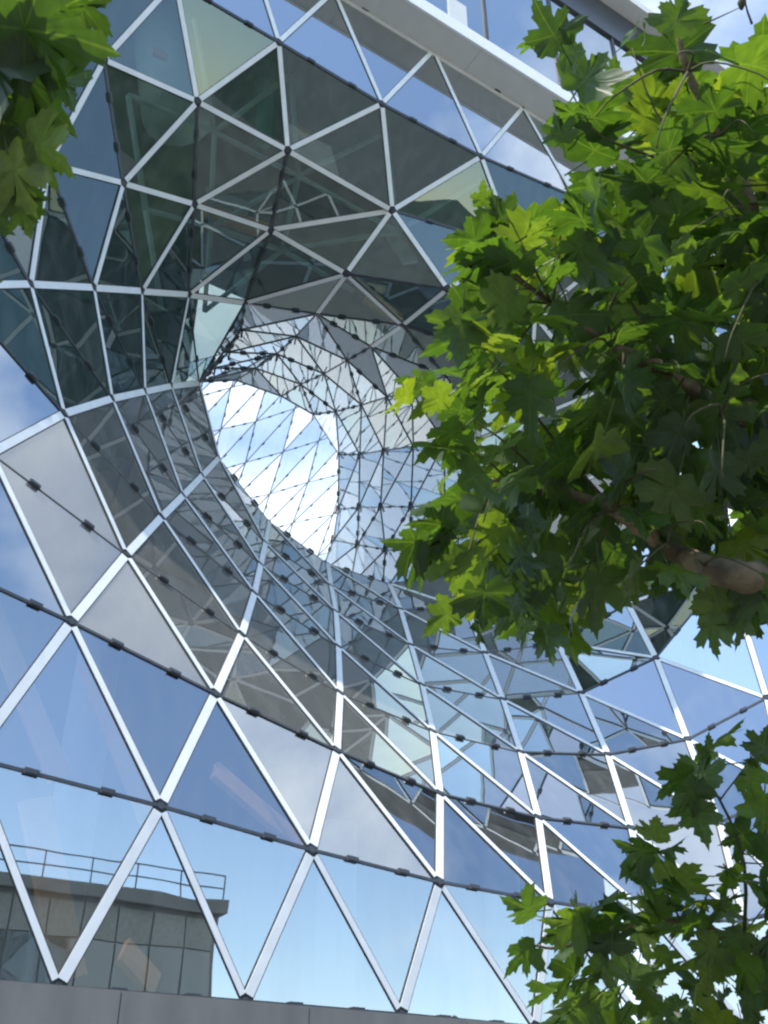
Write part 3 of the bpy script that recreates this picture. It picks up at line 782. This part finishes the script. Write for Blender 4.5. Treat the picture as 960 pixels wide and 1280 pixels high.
    l.new(tc.outputs[0], tr.inputs['Color'])
    ms = n.new('ShaderNodeMixShader')
    ms.inputs['Fac'].default_value = 0.45
    l.new(di.outputs[0], ms.inputs[1])
    l.new(tr.outputs[0], ms.inputs[2])
    l.new(ms.outputs[0], out.inputs['Surface'])
    return m
M_LEAF = leaf_material()
M_TWIG = simple('green_brown_twig', (0.085, 0.075, 0.03), 0.8, var=0.3, scale=20)
M_DEAD = simple('dry_leaf', (0.30, 0.11, 0.03), 0.8, var=0.3, scale=20)

# outline of one half of a plane leaf, petiole at the origin, tip at y = 1
HALF = [(0.0, 1.0), (0.055, 0.86), (0.13, 0.82), (0.115, 0.72), (0.21, 0.69), (0.16, 0.57), (0.175, 0.50),
        (0.30, 0.60), (0.42, 0.66), (0.45, 0.60), (0.60, 0.63), (0.555, 0.52), (0.63, 0.47), (0.50, 0.38), (0.40, 0.30),
        (0.50, 0.25), (0.60, 0.235), (0.58, 0.16), (0.68, 0.09), (0.54, 0.06), (0.50, -0.02), (0.36, -0.03), (0.26, -0.13),
        (0.14, -0.10)]
def leaf_mesh(seed):
    r = random.Random(seed)
    out = HALF + [(0.0, 0.0)] + [(-x, y) for x, y in reversed(HALF[1:])]
    lob = [r.uniform(0.86, 1.12), r.uniform(0.78, 1.18), r.uniform(0.70, 1.15), r.uniform(0.78, 1.18), r.uniform(0.70, 1.15)]
    wid = r.uniform(0.88, 1.08)
    def shape(x, y):
        an = math.degrees(math.atan2(x, y-0.15))
        i = 0 if abs(an) < 26 else (1 if 26 <= an < 78 else 2 if an >= 78 else 3 if an > -78 else 4)
        k = lob[i]
        rr = math.hypot(x, y-0.15)
        k = 1+(k-1)*min(1, max(0, (rr-0.3)/0.35))
        return (x*k*wid*r.uniform(0.96, 1.04)+r.uniform(-.018, .018), 0.15+(y-0.15)*k+r.uniform(-.024, .024))
    out = [shape(x, y) for x, y in out]
    cx, cy = 0.0, 0.22
    k_len, k_side = r.uniform(-0.62, 0.15), r.uniform(-0.9, 0.45)
    fold = r.uniform(-0.16, 0.34)
    wv = r.uniform(0, 6.28)
    tw = r.uniform(-0.25, 0.25)
    def zz(x, y):
        ang = math.atan2(x, y-cy)
        rr = math.hypot(x, y-cy)
        return (k_len*(y-0.2)**2*(1 if y > 0.2 else 0.6) + k_side*x*x + fold*abs(x)
                + 0.07*rr*math.cos(ang*5.0) + 0.05*rr*math.sin(3*ang+wv) + tw*x*y)
    V, UV = [(cx, cy, zz(cx, cy))], [(cx, cy)]
    n = len(out)
    for f in (0.5, 1.0):
        for x, y in out:
            X, Y = cx+(x-cx)*f, cy+(y-cy)*f
            V.append((X, Y, zz(X, Y)))
            UV.append((X, Y))
    F = []
    for i in range(n):
        j = (i+1) % n
        F.append((0, 1+j, 1+i))
        F.append((1+i, 1+j, 1+n+j, 1+n+i))
    # petiole
    b = len(V)
    pw = 0.014
    for (x, y, z) in ((-pw, 0.03, 0), (pw, 0.03, 0), (-pw, -0.46, 0.16), (pw, -0.46, 0.16), (0, -0.46, 0.13), (0, 0.03, -0.03)):
        V.append((x, y, z+zz(0, 0)))
        UV.append((0, y))
    F += [(b, b+1, b+3, b+2), (b+1, b+5, b+4, b+3), (b+5, b, b+2, b+4)]
    me = bpy.data.meshes.new('leaf')
    me.from_pydata(V, [], F)
    me.materials.append(M_LEAF)
    uvl = me.uv_layers.new(name='UVMap')
    uvl.data.foreach_set('uv', [c for lp in me.loops for c in (UV[lp.vertex_index][0]*0.5+0.5, UV[lp.vertex_index][1]+0.03)])
    me.polygons.foreach_set('use_smooth', [True]*len(me.polygons))
    me.update()
    return me
LEAVES = [leaf_mesh(100+i) for i in range(16)]

def leaf_matrix(pos, tip, nrm, size):
    y = tip.normalized()
    z = (nrm-y*nrm.dot(y)).normalized()
    x = y.cross(z)
    R = Matrix((x, y, z)).transposed().to_4x4()
    return Matrix.Translation(pos) @ R @ Matrix.Diagonal((size, size, size, 1))

class Tree:
    def __init__(self, label, base, group='plane trees beside the facade'):
        self.root = thing('plane_tree', label, 'tree', base, group)
        self.org = Vector(base)
        self.items = []
        self.rng = random.Random(11)
    def limb(self, name, pts, radii, n=5, seg=9, mat=None):
        P, R = spline(pts, radii, n)
        P = [p+Vector((self.rng.uniform(-1, 1), self.rng.uniform(-1, 1), self.rng.uniform(-1, 1)))*R[i]*0.18 for i, p in enumerate(P)]
        V, F = tube([p-self.org for p in P], R, seg)
        return obj(name, V, F, mat or M_BARK, self.root, smooth=True)
    def leaf(self, pos, tip, nrm, size, tone=None):
        self.items.append((pos, tip, nrm, size))
    def finish(self, limit):
        # the leaves that show largest become parts, the rest one foliage part
        its = sorted(self.items, key=lambda q: (q[0]-EYE).length/q[3])
        TI = Matrix.Translation(-self.org)
        for q in its[:limit]:
            o = bpy.data.objects.new('leaf', LEAVES[self.rng.randrange(len(LEAVES))])
            o.matrix_local = TI @ leaf_matrix(*q)
            link(o, self.root)
        rest = its[limit:]
        if rest:
            bm = bmesh.new()
            for q in rest:
                me = LEAVES[self.rng.randrange(len(LEAVES))]
                k = len(bm.verts)
                bm.from_mesh(me)
                bm.verts.ensure_lookup_table()
                bmesh.ops.transform(bm, matrix=TI @ leaf_matrix(*q), verts=bm.verts[k:])
            me = bpy.data.meshes.new('foliage')
            bm.to_mesh(me)
            bm.free()
            nf = len(LEAVES[0].polygons)
            at_ = me.attributes.new('tone', 'FLOAT', 'FACE')
            tones = [self.rng.random() for _ in rest]
            at_.data.foreach_set('value', [tones[min(i//nf, len(tones)-1)] for i in range(len(me.polygons))])
            if not me.materials:
                me.materials.append(M_LEAF)
            o = bpy.data.objects.new('foliage', me)
            o['kind'] = 'stuff'
            link(o, self.root)

def inside(poly, x, y):
    c = False
    j = len(poly)-1
    for i in range(len(poly)):
        (xi, yi), (xj, yj) = poly[i], poly[j]
        if (yi > y) != (yj > y) and x < (xj-xi)*(y-yi)/(yj-yi)+xi:
            c = not c
        j = i
    return c
def scatter(poly, spacing, rng, tries=9000):
    xs = [p[0] for p in poly]
    ys = [p[1] for p in poly]
    pts = []
    for _ in range(tries):
        x, y = rng.uniform(min(xs), max(xs)), rng.uniform(min(ys), max(ys))
        if inside(poly, x, y) and all((x-a)**2+(y-b)**2 > spacing*spacing for a, b in pts):
            pts.append((x, y))
    return pts

RT = Tree('large plane tree whose leafy crown hangs over the right of the facade', (2.75, 3.9, 0))
rng = random.Random(5)
CROWN = [(575, 300), (612, 262), (660, 285), (730, 262), (752, 205), (728, 150), (760, 100), (800, 95), (838, 50), (872, 85),
         (905, 110), (975, 60), (1090, 40), (1120, 780), (965, 770), (905, 775), (850, 740), (790, 722), (735, 752), (690, 785),
         (640, 770), (575, 768), (560, 738), (585, 705), (525, 690), (535, 655), (560, 612), (548, 572), (575, 520), (560, 480),
         (582, 440), (570, 412), (600, 372)]
def crown_depth(u, v):
    return 3.35 + 0.0011*(u-500)
UP = Vector((0, 0, 1))
def add_leaf(tree, u, v, dist, size, droop=0.5, face=0.35, out=None, rng=rng):
    p = at(u, v, dist)
    toc = (EYE-p).normalized()
    a = rng.uniform(0, 2*math.pi)
    hz = Vector((math.cos(a), math.sin(a), 0))
    tip = hz*0.8 + Vector((0, 0, -droop*rng.uniform(0.2, 1.6)))
    if out is not None:
        tip = tip*0.55 + out
    nrm = UP*rng.uniform(0.5, 1.1) - toc*rng.uniform(-0.5, 1.0)*face*2 + Vector((rng.uniform(-1, 1), rng.uniform(-1, 1), rng.uniform(-.4, .4)))*0.55
    tree.leaf(p-tip.normalized()*size*0.3, tip, nrm, size)
right, upv = Vector((1, 0, 0)), Vector((0, -math.sin(PITCH), math.cos(PITCH)))
for layer, (sp, dd, sz) in enumerate(((42, 0.0, 0.215), (40, 0.35, 0.225), (40, 0.75, 0.235), (42, 1.2, 0.25))):
    for (u, v) in scatter(CROWN, sp, rng):
        if layer < 2 and u > 868 and 684 < v < 745:
            continue
        if layer != 1 and v < 250-(u-700)*0.45 and rng.random() < 0.75:
            continue
        if (u > 1020) and rng.random() < 0.5:
            continue
        k = 0.75+0.25*min(1, max(0, (u-540)/200))
        o = right*((u-800)/450)+upv*(-(v-430)/600)
        add_leaf(RT, u, v, crown_depth(u, v)+dd+rng.uniform(-.14, .14), sz*k*rng.uniform(0.7, 1.2), out=o*0.7)
# leaves that stand clear of the crown
for (u, v, s, du, dv) in ((690, 40, .135, -.2, .6), (664, 52, .07, -.8, .1), (712, 66, .09, .5, -.2), (735, 95, .17, .1, .7),
                          (790, 42, .09, .1, .8), (846, 22, .12, .1, .9), (806, 40, .07, -.1, .8), (712, 140, .11, -.6, .1),
                          (700, 165, .09, -.5, .6), (745, 250, .13, 0, -.9), (505, 497, .12, -.8, -.5), (527, 478, .10, -.8, .3), (545, 500, .12, -.5, -.3),
                          (604, 247, .07, -.2, .8), (560, 545, .15, -.8, -.3), (575, 425, .15, -.9, 0), (590, 395, .15, -.5, .4),
                          (530, 690, .17, -.8, -.5), (515, 678, .12, -.9, -.2), (545, 655, .14, -.7, .4), (556, 770, .11, -.6, -.6), (600, 790, .09, 0, -.9), (683, 800, .10, .1, -.9), (655, 790, .10, -.2, -.9),
                          (715, 770, .12, -.2, -.9), (890, 785, .12, 0, -.9), (928, 780, .14, .2, -.8), (900, 760, .16, -.3, -.8), (950, 745, .15, .3, -.7),
                          (627, 270, .12, -.4, .6), (590, 300, .12, -.9, .1), (610, 320, .15, -.6, 0), (655, 300, .15, .2, .6)):
    add_leaf(RT, u, v, crown_depth(u, v)+rng.uniform(-.15, .1), s*1.25, out=right*du*1.3+upv*dv*1.3, droop=0.2)
# lower branch
LOW = [(690, 1170), (740, 1130), (790, 1105), (830, 1090), (880, 1110), (960, 1060), (1060, 1000), (1080, 1300), (700, 1300), (700, 1240), (745, 1215)]
for dd in (0.0, 0.3):
    for (u, v) in scatter(LOW, 37, rng):
        add_leaf(RT, u, v, 3.75+dd+rng.uniform(-.1, .1), 0.18*rng.uniform(0.7, 1.15), out=right*(u-880)/300+upv*(-(v-1180)/300))
for (u, v, s, du, dv) in ((657, 1135, .13, -.8, .2), (655, 1192, .12, -.7, -.6), (700, 1165, .10, -.3, .5), (722, 1140, .13, -.4, .5), (765, 1175, .12, .3, .5),
                          (800, 1062, .13, -.6, .3), (818, 1040, .09, 0, .8), (838, 1060, .10, .5, .4), (800, 1085, .10, -.3, -.6), (862, 995, .15, -.5, -.3), (878, 965, .13, .1, .9),
                          (850, 975, .13, -.9, -.2), (905, 922, .13, .6, .5), (885, 940, .10, -.2, .8), (872, 1020, .13, .1, -.8), (935, 975, .13, -.5, -.7), (948, 945, .13, .5, .4),
                          (925, 1045, .13, -.8, -.2), (955, 1010, .15, 0, -.9), (845, 1098, .14, .6, .3), (915, 1100, .12, .8, .4), (880, 1125, .12, .6, .1), (960, 1120, .15, .3, .3), (750, 1212, .11, -.6, -.5),
                          (690, 1240, .13, -.8, -.3), (715, 1220, .15, -.5, -.5), (955, 930, .10, .4, .6), (818, 1140, .11, -.7, .3)):
    add_leaf(RT, u, v, 3.75+rng.uniform(-.1, .1), s*1.2, out=right*du*1.4+upv*dv*1.4, droop=0.2)

# wood
RT.limb('trunk', [Vector((2.75, 3.9, -0.05)), Vector((2.72, 3.92, 0.5)), Vector((2.62, 3.95, 1.5)), Vector((2.5, 4.0, 2.5)), at(1085, 1000, 4.6), at(1040, 800, 4.5)],
        [0.23, 0.19, 0.165, 0.15, 0.14, 0.12], n=6, seg=14)
RT.limb('branch', [at(1050, 850, 4.5), at(1000, 735, 4.2), at(940, 724, 3.8), at(880, 708, 3.85), at(835, 684, 4.0), at(770, 640, 3.8), at(690, 610, 3.75), at(610, 600, 3.6)],
        [0.11, 0.085, 0.062, 0.050, 0.036, 0.024, 0.012, 0.006])
RT.limb('branch', [at(1040, 800, 4.5), at(1000, 640, 4.35), at(960, 530, 4.3), at(900, 520, 4.2), at(840, 470, 4.0), at(760, 430, 3.9), at(690, 380, 3.8), at(620, 330, 3.7)],
        [0.11, 0.085, 0.075, 0.06, 0.035, 0.022, 0.012, 0.006])
RT.limb('branch', [at(1000, 640, 4.35), at(985, 470, 4.3), at(950, 350, 4.25), at(930, 260, 4.2), at(900, 170, 4.1), at(860, 90, 4.0), at(846, 30, 3.95)],
        [0.085, 0.075, 0.068, 0.05, 0.03, 0.015, 0.006])
RT.limb('branch', [at(1085, 1100, 4.55), at(1010, 1190, 4.3), at(930, 1180, 4.1), at(850, 1150, 4.0), at(760, 1165, 3.9), at(700, 1185, 3.85), at(662, 1180, 3.8)],
        [0.06, 0.035, 0.022, 0.016, 0.010, 0.006, 0.004])
def twig(pts, r):
    RT.limb('twig', pts, [r*(1-0.7*i/(len(pts)-1)) for i in range(len(pts))], n=3, seg=6, mat=M_TWIG)
for line, r in (([(900, 170), (905, 90), (880, 30), (928, 8)][2:], .004), ([(780, 440), (775, 500), (762, 560), (760, 580)], .005), ([(840, 470), (790, 380), (740, 300), (700, 220)], .008),
                ([(770, 640), (700, 560), (640, 480), (600, 440)], .009), ([(690, 610), (640, 560), (580, 520), (510, 500)], .006),
                ([(690, 610), (640, 660), (580, 690), (530, 690)], .006), ([(930, 260), (880, 220), (800, 190), (740, 160), (690, 60)], .009), ([(880, 220), (820, 140), (790, 60)], .006),
                ([(690, 380), (650, 330), (610, 270)], .005), ([(770, 640), (740, 700), (700, 780)], .006), ([(880, 703), (900, 750), (905, 790)], .006),
                ([(930, 1180), (930, 1080), (900, 1000), (868, 960), (850, 960)], .008), ([(850, 1150), (820, 1090), (800, 1062)], .005), ([(900, 1000), (930, 960), (950, 930)], .004),
                ([(760, 1165), (720, 1165), (690, 1150), (657, 1142)], .004), ([(940, 30), (932, 5), (931, -30)], .005)):
    twig([at(u, v, 3.85) for u, v in line], r)
anchors = [(880, 706), (835, 684), (770, 640), (690, 610), (640, 604), (900, 520), (840, 470), (760, 430), (690, 380), (930, 260), (900, 170), (860, 90), (950, 350)]
for (u, v) in scatter(CROWN, 62, rng, 3000):
    a, b = min(anchors, key=lambda q: (q[0]-u)**2+(q[1]-v)**2)
    if u > 960 or math.hypot(a-u, b-v) > 130:
        continue
    dz = rng.uniform(-.35, .15)
    twig([at(a, b, 3.8), at(a*.6+u*.4+rng.uniform(-12, 12), b*.6+v*.4-14, 3.75+dz*.5), at(u, v, 3.7+dz), at(u+(u-a)*.25, v+(v-b)*.25+18, 3.7+dz)], rng.uniform(.004, .007))
V, F = tube([at(927, 12, 3.85)-RT.org, at(927, 4, 3.85)-RT.org, at(928, -6, 3.85)-RT.org], [.006, .016, .008], 8)
obj('seed_ball', V, F, M_TWIG, RT.root, smooth=True)
RT.finish(300)

LT = Tree('plane tree whose few big leaves hang into the upper left corner', (-2.3, 1.5, 0))
LT.rng = random.Random(3)
for (u, v, d, s, tu, tv, nu, nv) in ((20, 35, 1.75, .20, 1.0, -.05, 0, .5), (30, 90, 1.85, .17, .6, -.8, .2, .4), (60, 20, 1.9, .13, .8, .6, 0, .3), (10, 150, 1.9, .15, -.3, -.9, 0, .2),
                                     (45, 180, 1.8, .105, .75, -.5, .1, .4), (15, 205, 1.85, .14, .35, -.9, .2, .3), (25, 255, 1.9, .09, .3, -.9, 0, .4), (-20, 60, 1.8, .2, .3, -.8, 0, .3), (-10, 10, 1.8, .2, .7, .4, 0, .4),
                                     (-30, 180, 1.9, .17, .5, -.4, 0, .4), (75, 95, 1.95, .11, .5, -.75, 0, .3), (95, 5, 2.0, .10, .8, .3, 0, .2), (0, 100, 2.0, .16, .9, -.3, 0, .4), (-40, 260, 1.9, .15, .5, .2, 0, .3), (5, 240, 2.0, .12, -.2, -.8, 0, .3)):
    p = at(u, v, d)
    tip = right*tu+upv*tv+Vector((0, .10, 0))
    toc = (EYE-p).normalized()
    LT.leaf(p-tip.normalized()*s*.15, tip, UP*1.0-toc*.55+right*nu+upv*nv*.3, s)
lr = random.Random(21)
for i in range(260):                    # the rest of its crown, outside the picture
    u, v = lr.uniform(-900, -60), lr.uniform(-500, 420)
    add_leaf(LT, u, v, lr.uniform(1.9, 3.2), .17, rng=lr)
LT.limb('trunk', [Vector((-2.3, 1.5, -.05)), Vector((-2.3, 1.5, .6)), Vector((-2.25, 1.52, 1.8)), Vector((-2.2, 1.6, 2.8)), Vector((-2.1, 1.7, 3.6))], [.22, .18, .16, .14, .10], n=6, seg=14)
LT.limb('branch', [Vector((-2.22, 1.58, 2.6)), at(-700, 260, 2.2), at(-350, 180, 2.05), at(-120, 130, 2.0), at(-20, 60, 1.95), at(40, 30, 1.95)], [.09, .06, .03, .015, .008, .004])
LT.limb('branch', [Vector((-2.2, 1.6, 2.8)), at(-500, 0, 2.4), at(-300, -200, 2.6), at(-200, -420, 2.8)], [.09, .05, .03, .01])
LT.limb('twig', [at(-120, 130, 2.0), at(-40, 170, 1.95), at(10, 180, 1.92), at(20, 230, 1.92)], [.008, .006, .004, .003], n=3, seg=6, mat=M_TWIG)
LT.finish(300)
